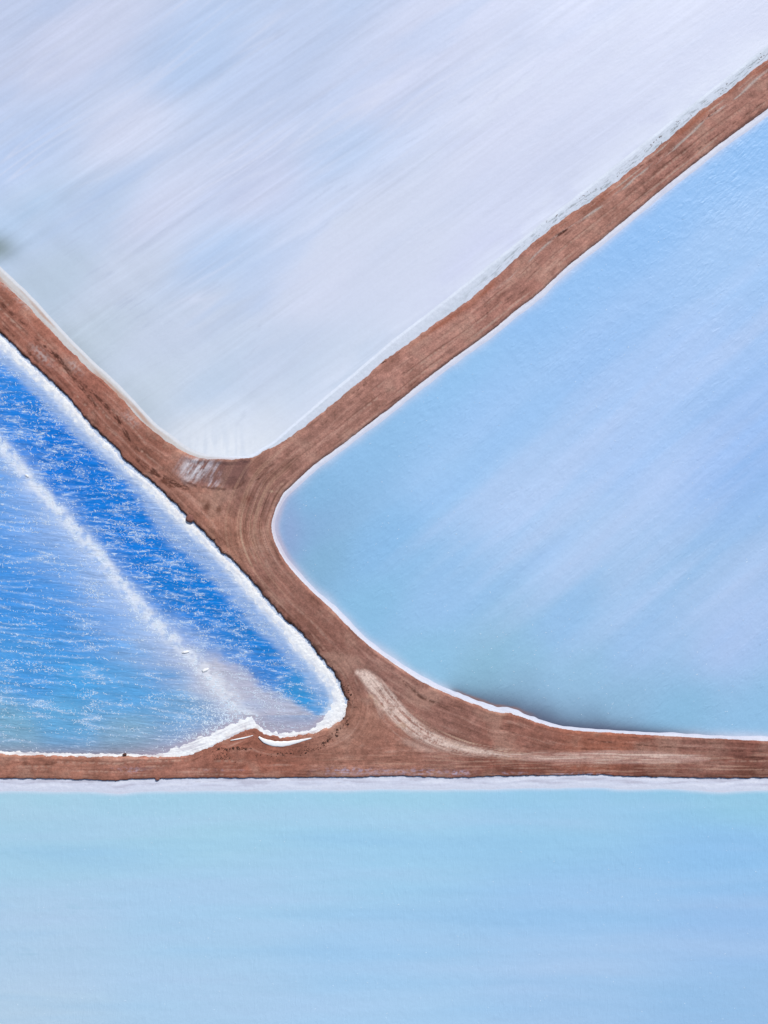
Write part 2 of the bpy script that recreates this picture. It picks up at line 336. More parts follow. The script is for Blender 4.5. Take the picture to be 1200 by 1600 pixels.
RIDGE = spline([(-200,505),(-60,640),(0,692),(20,715),(45,745),(72,775),(100,805),(130,838),(160,872),(190,910),(220,945),(250,978),(290,1015),(322,1047),(350,1082),(372,1108),(384,1118)])
def ridge_fields(x, y):
    d, a, _ = pdist(x, y, RIDGE)
    ys = np.interp(x, RIDGE[:,0], RIDGE[:,1]); right = y < ys
    return d, a, right
def lagoon_tint(x, y, d):
    q = sdist(x, y, Li)[0]
    C = [(30,600,(46,136,228)),(100,690,(20,120,218)),(200,820,(20,122,217)),(300,930,(20,124,215)),(400,1040,(26,128,215)),(480,1105,(48,146,214)),(30,640,(34,128,223)),
         (20,800,(88,154,230)),(20,900,(66,146,226)),(100,950,(64,147,226)),(60,1050,(78,156,226)),(200,1080,(94,165,224)),(100,1120,(102,169,218)),
         (20,1150,(122,172,204)),(200,1150,(130,172,204)),(250,1040,(98,162,224)),(150,950,(76,150,226)),(290,1110,(120,170,216)),(120,1000,(70,150,224)),(120,1060,(80,160,222))]
    rd, ra, right = ridge_fields(x, y)
    CR = [c for c in C if c[1] < np.interp(c[0], RIDGE[:,0], RIDGE[:,1])]; CL = [c for c in C if c not in CR]
    tr = idw(x, y, CR, 0, 1, 2, 20); tl = idw(x, y, CL, 0, 1, 2, 20)
    t = np.where(right[..., None], tr, tl)
    # wind streaks and foam lines, with wave-trough shade painted in
    v = y-.09*x
    st = fbm(x*.012, v*.11, 311, 4); t = t*(1+.16*np.clip(st,-1,1))[..., None]
    vw = v + 5*fbm(x*.012, y*.02, 305, 3)
    lnL = np.clip(1-np.abs(noise(x*.007+5, vw*.075, 307))*3.2, 0, 1)**2*sst(-.35,.35,fbm(x*.02,v*.04,309,3))
    lnR = np.clip(1-np.abs(noise(x*.016+5, vw*.10, 313))*2.6, 0, 1)**1.5*sst(-.5,.3,fbm(x*.03,v*.06,315,3))
    trough_shade = np.clip(1-np.abs(noise(x*.016+5, vw*.10+.5, 321))*2.6, 0, 1)**1.5
    fine = .55+.9*np.clip(fbm(x*.16, v*.42, 323, 3)+.25, 0, 1)
    t = mix(t, lin((176,206,246)), np.clip(np.where(right, lnR*.45, lnL*.6)*fine*sst(1178,1150,y), 0, .8))
    t = mix(t, t*.74, np.where(right, trough_shade*.7, trough_shade*.3)*sst(-.5,.5,fbm(x*.04,v*.2,325,3)))  # shade of the wave troughs darkened straight into the tint
    # submerged salt bar: sharp on the right, trailing to the left, browner and wider near the bank
    al = np.clip(ra/ra.max(), 0, 1) if len(ra) else ra
    wr = 13+26*sst(900,1060,y)+ 8*fbm(x*.03,y*.03,317,3)
    wl = 26+36*sst(700,900,y)*sst(1120,1000,y)+20*fbm(x*.012,v*.05,319,3)
    pr = np.where(right, np.exp(-(rd/np.clip(wr,5,None))**1.4), np.exp(-(rd/np.clip(wl,8,None))**1.5))
    rc = mix(np.broadcast_to(lin((178,199,238)), t.shape), lin((196,192,208)), sst(960,1090,y))
    t = mix(t, rc, pr*.9)
    core = np.exp(-((np.where(right,rd*.9,rd*.6)-1)/6.5)**2)*sst(-.45,.25,fbm(x*.07,y*.07,331,5)); t = mix(t, lin((228,233,247)), core*.95)
    # pinkish shallows between the bar and the corner of the lagoon
    cd = pdist(x, y, spline([(335,1065),(390,1105),(440,1130),(455,1138)]))[0]
    cw = 42+12*fbm(x*.03,v*.05,337,3); cm = np.where(right, 1-sst(cw*.65, cw*1.1, cd), .6*(1-sst(cw*.2, cw*1.3, cd)))
    t = mix(t, mix(np.broadcast_to(lin((188,188,208)), t.shape), lin((190,172,178)), sst(1105,1140,y)), cm*.92)
    sp_ = pdist(x, y, spline([(322,1047),(350,1082),(372,1108),(384,1118)]))[0]
    t = mix(t, lin((226,228,240)), np.exp(-(sp_/14)**2)*sst(-.7,.1,fbm(x*.08,y*.08,355,4))*.95)
    # pale shelf under the foam on the bank side
    qq = q + 7*fbm(x*.02, v*.07, 341, 4)
    shw = 30+12*noise(x*.01, y*.01, 347)
    shf = (shw*.85)*(.55+.45*sst(600,900,y))
    shelf = (1-sst(shf*.55, shf*1.35, qq+4*fbm(x*.05,y*.2,342,3)))*sst(1128,1070,y)*right
    t = mix(t, lin((160,184,225)), shelf*(.80+.25*fbm(x*.12,y*.4,344,3)))
    t = mix(t, lin((228,234,247)), 0.6*np.exp(-np.clip(q+3*fbm(x*.1,y*.1,343,3),0,None)/3.2)*sst(1178,1150,y))
    # muddy rim along the bottom bank
    rim = np.exp(-np.clip(1178-y,0,None)/14.0)*sst(290,240,x); t = mix(t, lin((150,142,158)), np.clip(rim*.95,0,.9))
    rim2 = np.exp(-np.clip(q,0,None)/16.0)*sst(180,260,x)*(~right)*sst(1060,1120,y); t = mix(t, lin((172,164,184)), np.clip(rim2*.9,0,.85))
    cap = np.where(right, .30+.55*lnR, .16+.62*lnL)*sst(-1.1,.1,fbm(x*.018,y*.03,351,3))
    cap = cap*(1-.6*pr) + .25*np.exp(-(rd/22)**2)
    cap = cap + .45*np.exp(-(((x-350)/45)**2+((y-1112)/28)**2))*(~right)
    cap = cap*(1-.55*shelf)
    return t, np.clip(cap, 0, 1)

def pond(key, name, tintf, mat, fine, label, kmin=-6.0):
    xs = axis(-1500, 2700, -60, 1260, fine, 14.0); ys = axis(-1500, 3000, -60, 1660, fine, 14.0)
    X, Y = np.meshgrid(xs, ys); ok = coarse_at(key, X, Y) > kmin
    x, y, f = grid_pick(xs, ys, ok)
    d = coarse_at(key, x, y); near = d < 120
    d[near] = sdist(x[near], y[near], POND[key])[0]
    t = tintf(x, y, d); cap = None
    if isinstance(t, tuple): t, cap = t
    t = np.clip(t/LIGHT, .002, .9)
    if cap is not None: t = np.c_[t, cap]
    o = mesh_obj(name, np.c_[wx(x), wy(y), np.zeros(len(x))], f, mat, t)
    return tag(o, 'structure', label)
pond('T', 'salt_pan_water', pan_tint, M_T, 2.2, 'pale lavender salt pan water with diagonal streaks above the dirt road')
pond('R', 'pond_water', right_tint, M_R, 2.6, 'light blue rippled brine pond inside the curve of the dirt road')
pond('L', 'lagoon_water', lagoon_tint, M_L, 1.1, 'deep blue wind-streaked brine crossed by a submerged salt bar')
pond('B', 'brine_water', bottom_tint, M_B, 3.0, 'milky pale cyan brine pond along the straight road')

DZ = {}
def ground_z(px, py):
    i, j = int(round(px/1.25)), int(round(py/1.25))
    return max(DZ.get((i, j), 0.0), .12)

# ------------------------------------------------------------------ dirt road on its banks
def dirt():
    xs = axis(-1500, 2700, -40, 1240, 1.25, 12.0); ys = axis(-1500, 3000, -40, 1640, 1.25, 12.0)
    X, Y = np.meshgrid(xs, ys); ok = np.ones(X.shape, bool)
    for k in 'TRLB': ok &= coarse_at(k, X, Y) < 10
    ok &= (Y < 1300)
    x, y, f = grid_pick(xs, ys, ok)
    D = {}; A = {}
    for k in 'TRLB':
        s, a = sdist(x, y, POND[k]); D[k] = -s; A[k] = a
    # ragged edges, metres
    rag = {'T': 1.9, 'R': .7, 'L': 2.6, 'B': 1.5}
    e = {}
    for i, k in enumerate('TRLB'):
        low = k == 'L'
        ramp = np.where(low & (x > 330), 1.3, 1.0)
        e[k] = (D[k] + ramp*rag[k]*fbm(x*.07, y*.07, 400+i*13, 4) + (.8 if low else .35)*noise(x*.45, y*.45, 460+i))*S
    e['R'] = e['R'] + np.where((x>690)&(x<850)&(y>1000), .35*fbm(x*.06,y*.06,471,3), 0)
    def prof(d, H, w): return np.where(d > 0, .10+H*(1-np.exp(-np.clip(d,0,None)/w)), .10+d*.7)
    hT = prof(e['T'], .55, .9); hR = prof(e['R'], .60, .25); hL = prof(e['L'], .85, .25); hB = prof(e['B'], .75, .16)
    shore = sst(250, 300, x)*sst(480, 420, x)*sst(1120, 1140, y)      # gentle mud beach under the lagoon tip
    hL = hL*(1-shore)+prof(e['L'], .75, 2.6)*shore
    z = np.minimum(np.minimum(hT, hR), np.minimum(hL, hB))
    wR = np.exp(-np.clip(D['R'],0,None)/34); wL = np.exp(-np.clip(D['L'],0,None)/22); wB = np.exp(-np.clip(D['B'],0,None)/22); wT = .5*np.exp(-np.clip(D['T'],0,None)/16)
    tot = wR+wL+wB+wT+1e-6
    st = 0; st2 = 0
    for k, wgt, sd in (('R', wR, 500), ('L', wL, 520), ('B', wB, 540), ('T', wT, 560)):
        along = A[k] if k != 'B' else x
        st = st + wgt*fbm(along*.011+sd, (D[k]+3*noise(along*.012+sd,D[k]*.02,sd+3))*.13, sd, 5)
        st2 = st2 + wgt*fbm(along*.022+sd, (D[k]+2*noise(along*.02,D[k]*.05,sd+5))*.42, sd+7, 3)
    st /= tot; st2 /= tot
    C = [(1150,140,(163,117,107)),(900,330,(167,121,110)),(650,560,(169,123,113)),(480,690,(157,114,104)),(400,760,(145,105,96)),(20,500,(155,101,87)),(100,590,(153,98,85)),
         (200,690,(147,97,84)),(300,790,(155,109,96)),(350,850,(161,114,99)),(440,900,(147,104,94)),(500,980,(141,98,88)),(600,1060,(141,101,93)),(700,1130,(145,103,94)),
         (560,1130,(156,111,97)),(600,1180,(151,104,91)),(400,1190,(151,96,81)),(100,1195,(157,106,91)),(250,1200,(157,105,92)),(800,1160,(145,98,87)),(950,1165,(151,94,77)),
         (1100,1168,(137,95,86)),(1000,1203,(121,74,63)),(800,1203,(123,74,63)),(1180,1182,(131,84,75)),(1180,1206,(109,67,57)),(780,420,(165,117,107)),(1050,230,(161,114,104))]
    t = idw(x, y, C, 0, 1, 2, 16)
    t = t*1.13*np.exp(.32*st+.19*st2+.26*fbm(x*.11,y*.11,607,4))[..., None]
    # lighter wheel tracks
    t = mix(t, lin((190,154,143)), .6*sst(.05,.5,st)*sst(-.4,.4,st2))
    t = mix(t, lin((96,58,48)), .6*sst(.18,.55,-st2)*sst(-.1,.4,-st))
    t = mix(t, np.broadcast_to(t.mean(axis=1, keepdims=True), t.shape)*np.array([1.20,.93,.87]), .10)
    t = t*np.array([.97,.925,.90])
    pt = fbm(x*.016, y*.02, 603, 5); t = mix(t, lin((112,72,60)), .34*sst(.05,.5,pt)); t = mix(t, lin((186,150,136)), .34*sst(.05,.5,-pt))
    blot = fbm(x*.03, y*.03, 611, 5); t = t*(1+.13*blot)[..., None]
    cr = np.abs(fbm(x*.045, y*.045, 617, 4)); t = mix(t, lin((98,62,54)), .28*(1-sst(0,.035,cr))*sst(-.1,.4,noise(x*.02,y*.02,619)))
    def blend(col, m): 
        nonlocal t; t = mix(t, lin(col), np.clip(m, 0, 1))
    # paired wheel tracks that wander and break off
    def tracks(key, along, offs, seed, where):
        for i, o_ in enumerate(offs):
            c_ = o_+2.2*noise(along*.006, np.full(x.shape, seed*.7), seed)
            for dd in (-6.5, 6.5):
                q_ = D[key]-c_-dd; br = sst(-.2,.3,noise(along*.02, q_*0+dd+i*3.1, seed+i))*where
                blend((186,152,139), .55*np.exp(-(q_/1.5)**2)*br*sst(-.5,.4,noise(x*.2,y*.2,seed+9))); blend((104,68,58), .5*np.exp(-((q_-2.4)/.8)**2)*br)
    tracks('R', A['R'], (17, 31), 841, sst(460, 560, x)*sst(700, 600, y)+.6*np.exp(-((x-400)/50)**2-((y-850)/90)**2))
    tracks('L', A['L'], (20, 33), 851, sst(300, 220, x)*sst(800, 700, y)); tracks('L', A['L'], (18,), 853, sst(900,960,y)*sst(1120,1060,y)*.7)
    tracks('B', x, (13, 21), 857, sst(480, 380, x)); tracks('B', x, (20,), 859, sst(650, 800, x)*.8)
    # rust-red strip and grey salt lines beside the pan
    up = sst(560, 700, x)*sst(620, 520, y)
    dT = D['T']
    blend((150,88,68), up*.7*np.exp(-((dT-7)/5.5)**2)*sst(-.5,.4,fbm(A['T']*.01, dT*.05, 631, 3)))
    off = 17+3*noise(A['T']*.012, dT*0, 641)
    ln = np.exp(-((dT-off)/2.2)**2)*sst(-.15,.25,fbm(A['T']*.02, dT*.25, 643, 3)); blend((186,172,168), up*ln*.85*sst(730,860,x))
    ln = np.exp(-((dT-8-2*noise(A['T']*.01,dT*0,647))/1.3)**2)*sst(.0,.35,fbm(A['T']*.018, dT*.3, 653, 3)); blend((190,176,170), up*ln*.75*sst(800,1000,x))
    ln = np.exp(-((D['R']-9)/1.8)**2)*sst(.0,.35,fbm(A['R']*.012, D['R']*.3, 659, 3)); blend((186,160,150), up*ln*.6)
    # dark broken ruts
    def rut(pts, wd, col, strength, seed, sc_=.09, th=-.2):
        d, a, m, L = band(x, y, pts, wd, 2.2)
        n = fbm(a*sc_, d*.4+seed, seed, 3); mm = m*sst(th, th+.45, n)*sst(0, 12, a)*sst(L+.01, L-12, a); blend(col, mm*strength); return mm
    r = 0
    for pts, wd, sdd, s in (
        ([(50,522),(75,545),(92,560),(112,584),(135,604),(160,628),(185,655),(205,690),(225,712)], [1,2,4,3,2,3,4,3,1], 701, .85),
        ([(84,548),(100,570),(118,594),(142,622),(160,648)], [2,4,3,3,1], 703, .8),
        ([(0,470),(16,488),(40,508),(58,522)], [3,2.5,2,1], 705, .7),
        ([(210,715),(238,736),(262,752),(290,762),(300,764)], [2,5,6,4,2], 707, .85),
        ([(0,505),(14,517),(28,530)], 1.2, 709, .8), ([(30,538),(60,566),(80,582)], 1.5, 711, .7),
        ([(850,382),(876,366),(903,347)], [.8,2,.8], 713, .95), ([(1088,197),(1105,184),(1125,168)], [1,2.2,1], 715, .85),
        ([(985,270),(1010,255),(1045,235)], [.8,1.6,.8], 717, .7), ([(1020,290),(1080,242),(1140,198),(1200,155)], .9, 719, .6),
        ([(1160,195),(1180,180),(1190,172)], [1,2.5,1], 721, .6), ([(545,620),(575,598),(598,575)], [.8,2,.8], 723, .6),
        ([(620,1055),(640,1072),(660,1090),(690,1100)], [1,3,2,1], 725, .75), ([(575,1045),(600,1062),(625,1085)], 1, 727, .5),
        ([(905,1152),(960,1160),(1040,1166),(1120,1171),(1200,1174)], .9, 729, .75), ([(1140,1180),(1170,1183),(1200,1184)], 1.8, 731, .7),
        ([(1100,1160),(1150,1160),(1200,1163)], .8, 733, .6), ([(755,1127),(790,1140),(830,1152)], .6, 735, .8), ([(695,1100),(715,1104),(730,1115)], .7, 737, .7),
        ([(408,735),(420,730),(432,722)], .8, 739, .7), ([(390,757),(402,750),(418,740),(430,732)], .9, 741, .7)):
        r = r + rut(pts, wd, (74,42,34), s, sdd)
    # pit of damp salty mud below the pan's tip
    pit = np.array([(284,711),(300,716),(330,719),(360,719),(392,717),(391,730),(386,745),(377,759),(362,766),(340,764),(316,761),(296,757),(280,745),(270,733)], float)
    pd = sdist(x, y, spline(np.vstack([pit, pit[:1]]), 2))[0] + 2*fbm(x*.08, y*.08, 751, 3)
    pm = sst(-3, 5, pd)*(.25+.75*sst(274, 318, x+4*fbm(x*.1,y*.1,753,3)))
    blend((124,88,84), pm*.85)
    n = fbm(x*.10+.04*y, y*.045, 757, 5)+.35*fbm(x*.25,y*.25,758,3)
    fe = fbm((x-340)*.16+.10*(y-715), (y-715)*.035, 759, 4); blend((218,217,228), np.exp(-((x-304-.25*(735-y))/21)**2-((y-732)/19)**2)*sst(-.5,.45,.7*fe+.5*n)*sst(-6,2,pd)*1.15)
    blend((184,172,182), pm*np.exp(-((x-332)/12)**2)*sst(-.05,.45,fe)*.9)
    blend((88,58,52), pm*sst(335,372,x)*sst(735,762,y)*.5)
    blend((92,60,54), np.exp(-((pd-1)/2.2)**2)*sst(745,756,y)*sst(-.5,.2,fbm(x*.06,y*.06,761,3))*.85)
    z = z-.45*sst(0, 9, pd)*pm
    # dark damp spots
    for px, py, a_, b_, col, s in ((386,781,9,7,(112,62,52),.8),(324,791,6,8,(98,60,48),.8),(343,796,6,5,(98,62,50),.8),(259,752,9,4,(100,60,48),.8),(268,760,5,3,(104,64,52),.7),
                                   (318,783,10,3,(118,76,62),.5),(440,756,3,2,(200,165,145),.8),(425,768,3,2,(205,172,150),.9),(433,768,2.5,1.5,(200,165,145),.7),(330,810,30,10,(170,112,94),.3),
                                   (385,800,6,14,(150,108,92),.4)):
        blend(col, s*np.exp(-(((x-px)/a_)**2+((y-py)/b_)**2)**1.5)*sst(-.8,.1,fbm(x*.1,y*.1,int(px),3)))
    # arcs left by turning vehicles round the pond corner
    dR = D['R']; arcz = np.exp(-((x-420)/75)**2-((y-830)/110)**2)*sst(2,8,dR)
    an = noise(dR*.26+.4*noise(A['R']*.01, dR*0, 769), A['R']*.004, 771); an2 = noise(dR*.6, A['R']*.006, 773)
    blend((184,146,126), arcz*sst(.15,.5,an)*.6); blend((92,58,48), arcz*sst(.18,.5,-an2)*.55)
    for off_, s in ((46,.8),(38,.5),(27,.5)):
        blend((196,164,144), np.exp(-((dR-off_-2*noise(A['R']*.012,dR*0,777))/1.1)**2)*np.exp(-((y-850)/55)**2)*sst(520,440,x)*s*sst(-.3,.3,noise(A['R']*.03,dR*.2,779)))
    # pale gravel tongue at the fork
    G = [(560,1050),(572,1056),(587,1072),(607,1097),(632,1124),(665,1148),(700,1162),(745,1172),(800,1181)]
    d, a, m, L = band(x, y, G, [4,9.5,13,14,13,10.5,7.5,4.5,2.5], 9)
    n = fbm(a*.012, d*.45, 781, 4); n2 = fbm(x*.09, y*.09, 783, 4)
    blend((226,202,193), m*np.clip(sst(-.5,.3,n+.35*n2+.35*fbm(x*.3,y*.3,784,3))+.5*np.exp(-((a-18)/22)**2),0,1)*.92)
    d, a, m, L = band(x, y, [(640,1112),(680,1142),(730,1163),(800,1176),(880,1183)], [2,5,6,5,3], 9)
    blend((196,166,148), m*sst(.0,.4,fbm(a*.008,d*.5,787,3))*.9)
    d, a, m, L = band(x, y, [(560,1060),(578,1085),(600,1105),(622,1125),(650,1140)], [2,4,5,8,4], 8)
    blend((190,156,138), m*sst(0,.45,fbm(x*.05,y*.05,791,4))*.8)
    d, a, m, L = band(x, y, [(800,1180),(870,1183),(950,1182),(1030,1183),(1105,1184)], [4,8,10,9,3], 5)
    n = fbm(x*.012, y*.3, 793, 4)
    blend((182,144,136), m*.85); blend((214,188,178), m*sst(-.1,.4,n)*.9)
    blend((140,86,74), sst(640,760,x)*sst(1166,1180,y)*sst(.05,.5,fbm(x*.01,y*.35,795,3))*.6)
    blend((186,146,130), sst(430,560,x)*sst(1160,1185,y)*sst(.1,.5,fbm(x*.012,y*.4,797,3))*.5)
    for pts_, w_, s_, sd_ in (([(600,1075),(612,1108),(640,1142),(690,1168),(760,1180)],[3,6,7,6,3],.7,861),([(585,1070),(590,1100),(606,1132),(640,1160),(700,1180)],[2,4,5,5,2],.45,863),([(680,1152),(740,1168),(820,1176),(900,1178)],[3,5,5,3],.7,867)):
        d, a, m, L = band(x, y, pts_, w_, 8); blend((204,174,164), m*sst(-.25,.4,fbm(a*.02,d*.4,sd_,4))*s_)
    # dark earth and scarp shade painted along the bank foot by the bottom pond, lavender salt bloom above it
    dB = D['B']
    blend((70,38,30), sst(700,900,x)*np.exp(-np.clip(dB,0,None)/5)*sst(-.3,.4,fbm(x*.04,y*.15,801,4))*.9)
    blend((92,56,46), (1-sst(600,800,x))*np.exp(-np.clip(dB,0,None)/2.6)*.75)  # thin dark line painting the scarp's shadow along the bank edge
    for px, py, a_, b_, s in ((545,1203,38,4.5,.75),(600,1205,30,4,.55),(655,1205,34,4.5,.75),(715,1206,18,4,.9),(560,1208,60,3,.4),(210,1202,16,4,.5),(205,1199,30,2,.3),(800,1207,25,2,.6),(900,1208,40,1.6,.8),(350,1202,30,1.5,.4)):
        blend((178,164,188), s*np.exp(-((x-px)/a_)**2-((y-py)/b_)**2)*sst(-.1,.35,fbm(x*.12,y*.3,int(px)+5,3)))
    # earth stained dark and rough along the lagoon scarp, pale bank top behind
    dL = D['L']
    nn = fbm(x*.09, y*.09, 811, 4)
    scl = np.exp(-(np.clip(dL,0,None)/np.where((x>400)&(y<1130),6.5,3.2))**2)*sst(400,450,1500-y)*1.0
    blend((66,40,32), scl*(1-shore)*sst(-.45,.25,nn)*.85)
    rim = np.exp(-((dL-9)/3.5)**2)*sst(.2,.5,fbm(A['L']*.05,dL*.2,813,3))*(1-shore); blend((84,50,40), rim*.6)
    blend((178,120,98), shore*.0*nn)
    # faint light spots where salt splashed on the left arm
    for px, py in ((70,560),(118,573),(205,655),(10,445),(38,474),(64,552)):
        blend((186,166,166), .55*np.exp(-(((x-px)*.7+(y-py)*.7)/16)**2-(((x-px)*.7-(y-py)*.7)/6)**2)*sst(-.4,.3,noise(x*.2,y*.2,821)))
    z = z + .035*np.clip(st2,-1,1)*sst(3,9,np.minimum.reduce([D[k] for k in 'TRLB'])) + .07*blot - .05*np.clip(r,0,1) + .02*noise(x*.5,y*.5,831)
    z = np.where(np.minimum.reduce([e[k] for k in 'TRLB']) < -.3, np.minimum(z, -.1), z)
    DZ.update({(int(round(a_/1.25)), int(round(b_/1.25))): c_ for a_, b_, c_ in zip(x, y, z)})
    o = mesh_obj('dirt_road', np.c_[wx(x), wy(y), z], f, M_dirt, np.clip(t/LIGHT, .002, .9))
    tag(o, 'structure', 'red brown dirt road on low banks forking between four salt ponds')
dirt()

# ------------------------------------------------------------------ salt crusts on the shores
TLINE = np.array([(380,716),(420,687),(483,642),(550,587),(613,533),(693,472),(767,413),(937,279),(1200,71),(2700,-1112)], float)
def mix1(a, b, t): return a*(1-t)+b*t
def crust(key, name, label, widthf, colf, zf=None, fine=1.3, inner=None):
    xs = axis(-1500, 2700, -40, 1240, fine, 14.0); ys = axis(-1500, 3000, -40, 1640, fine, 14.0)
    X, Y = np.meshgrid(xs, ys); c = coarse_at(key, X, Y); ok = (c > -7) & (c < 62) & (X > -1490) & (X < 2690) & (Y < 2000) & (Y > -1490)
    x, y, f = grid_pick(xs, ys, ok)
    p, a = sdist(x, y, POND[key])
    if inner is None:
        wd = widthf(x, y, a); q = p-wd
        if key == 'T':
            dl = pdist(x, y, TLINE)[0]; yl = np.interp(x, TLINE[:,0], TLINE[:,1]); q = mix1(q, np.where(y < yl, dl, -dl)+.5*noise(x*.05,y*.05,911), sst(420, 520, x))
    else: q = sdist(x, y, inner)[0]; q, wd = inner_ragged(x, y, q, p), np.full(x.shape, 20.0)
    keep = (q < 6)
    # drop cells well inside the water
    vid = -np.ones(len(x), np.int64); fk = keep[f].any(axis=1); f = f[fk]; u = np.unique(f); vid[u] = np.arange(len(u)); f = vid[f]
    x, y, p, q, a, wd = x[u], y[u], p[u], q[u], a[u], wd[u]
    z = np.where(q < 0, .025+(.07 if inner is not None else .13)*(1-np.exp(q*S/(1.5 if inner is not None else .7))), -q*S*.12-.0 + .025)
    z = z + .03*fbm(x*.12, y*.12, 901, 3)*sst(2,-5,q)
    if zf is not None: z = z + zf(x, y, p, q)
    z = np.where(p < -2.5, z-.25*(-p-2.5)*S*6, z)
    z = np.where(q > 3.5, np.minimum(z, -.05), z)
    t = colf(x, y, p, q, a)
    o = mesh_obj(name, np.c_[wx(x), wy(y), z], f, M_salt, np.clip(t/LIGHT, .002, .9)); return tag(o, 'structure', label)
def const(c, x): return np.broadcast_to(lin(c), x.shape+(3,)).copy()

def wT(x, y, a):
    left = np.interp(y, [300,420,520,600,680,708], [16,14,12,11,10,7]); right = np.interp(x, [390,450,540,600,900,1100,1200], [3,9,15,18,18,13,11])
    t = sst(310, 400, x); return left*(1-t)+right*t + np.exp(-((x-355)/40)**2)*(-1.0) + .5*noise(x*.05, y*.05, 911)
def cT(x, y, p, q, a):
    lf = sst(400, 300, x)
    t = const((208,215,232), x)
    t = mix(t, lin((204,200,202)), lf)
    n = fbm(a*.012, p*.12, 913, 4)
    t = mix(t, lin((186,150,134)), lf*sst(-.1,.5,n)*sst(-1,-5,q)*1.0*sst(700,640,y)*(.6+.4*sst(-.3,.3,noise(a*.02,p*0,915))))
    t = mix(t, lin((192,203,217)), (1-lf)*sst(-.2,.5,n)*.35)
    t = mix(t, lin((128,136,142)), (1-lf)*sst(.05,.45,fbm(a*.05,p*.4,917,5))*.75*sst(640,860,x)*np.exp(-((p-6)/6)**2))
    t = mix(t, mix(const((222,229,246),x), lin((212,214,224)), lf), sst(-3.6,-2,q)*(1-.6*sst(480,800,x)*sst(-.4,.3,noise(a*.02,p*0,919))))
    t = mix(t, lin((212,198,206)), np.exp(-((x-350)/35)**2)*sst(3,0,p)*.7)
    return t
crust('T', 'salt_shore', 'grey white salt crust lining the pan above the road', wT, cT)

def wR(x, y, a):
    up = sst(900, 700, y)
    base = 7.0*up + (1-up)*np.interp(x, [440,520,600,690,730,800,850,950,1200], [5,5.5,6,6,6,5.5,4.2,3.6,5])
    base = base - 1.5*np.exp(-((x-430)/25)**2-((y-835)/55)**2); return base + (1.6*noise(x*.013,y*.013,920)+1.0*noise(x*.05,y*.05,921)) + np.where((x>690)&(x<850)&(y>1000), 1.8*noise(x*.08,y*.08,923), 0)
def cR(x, y, p, q, a):
    t = const((226,229,246), x); n = fbm(a*.02, p*.35, 925, 4)
    t = mix(t, lin((204,206,228)), sst(0,.5,n)*.6)
    t = mix(t, lin((210,214,236)), sst(-4,0,q)*.8); t = mix(t, lin((196,180,196)), sst(-4,-1,q)*.5*np.exp(-((x-445)/40)**2-((y-840)/90)**2)); return t
crust('R', 'salt_shore', 'thin white salt rim around the light blue pond', wR, cR)

def wB(x, y, a): return 19+2.5*noise(x*.012, y*0, 223)+1.2*noise(x*.05,y*0,931)
def cB(x, y, p, q, a):
    t = const((214,218,238), x); n = fbm(x*.012, y*.16+.6*noise(x*.02,y*0,933), 935, 4); n2 = fbm(x*.05, y*.3, 937, 3)
    t = mix(t, lin((190,190,210)), sst(0,.45,n)*.75*sst(-3,-9,q)); t = mix(t, lin((228,231,247)), sst(.05,.45,-n)*.7)
    t = mix(t, lin((176,172,188)), sst(.25,.6,n2)*.35*sst(-6,-12,q)); t = mix(t, lin((224,228,246)), sst(-7,-2,q)*.6); return t
crust('B', 'salt_shore', 'wide lavender white salt shelf below the straight road', wB, cB)

def inner_ragged(x, y, q, p):
    lo = sst(1140, 1170, y)*sst(260, 200, x)
    return q + 4.0*(1-lo) + (5.2*fbm(x*.09, y*.09, 941, 4)+1.2*noise(x*.5,y*.5,943))*(1-.5*lo)
def cL(x, y, p, q, a):
    t = const((246,247,252), x); n = fbm(x*.25, y*.25, 945, 3)
    # fibrous dark flecks against the bank
    fl = sst(.12,.45,fbm(x*.5+y*.2, y*.5-x*.2, 946, 3))*np.exp(-np.clip(p,0,None)/6)*sst(1150,1100,y); t = mix(t, lin((132,120,128)), fl*.8); t = mix(t, lin((205,210,228)), sst(.1,.5,n)*.15*sst(0,-6,q))
    t = mix(t, lin((200,213,240)), sst(-9,0,q)*sst(-.4,.4,fbm(x*.10,y*.10,947,4))*.75*sst(1140,1090,y)); t = mix(t, lin((188,164,160)), np.exp(-np.clip(p,0,None)/5)*sst(.0,.45,fbm(x*.07,y*.07,953,4))*.6); t = mix(t, lin((214,216,230)), sst(.15,.45,fbm(a*.03,p*.25,955,4))*.5)
    bot = sst(1110,1140,y); nn = fbm(a*.02,p*.3,949,4); t = mix(t, lin((196,192,206)), bot*sst(-.1,.4,nn)*.65); return t
def zL(x, y, p, q): return .05*sst(0,-8,q)*(.5+1.4*fbm(x*.3,y*.3,951,4)) - .15*sst(9,2,p)*(y<1100)
crust('L', 'salt_shore', 'thick ragged white salt foam bank around the deep blue lagoon', None, cL, zL, 1.15, Li)

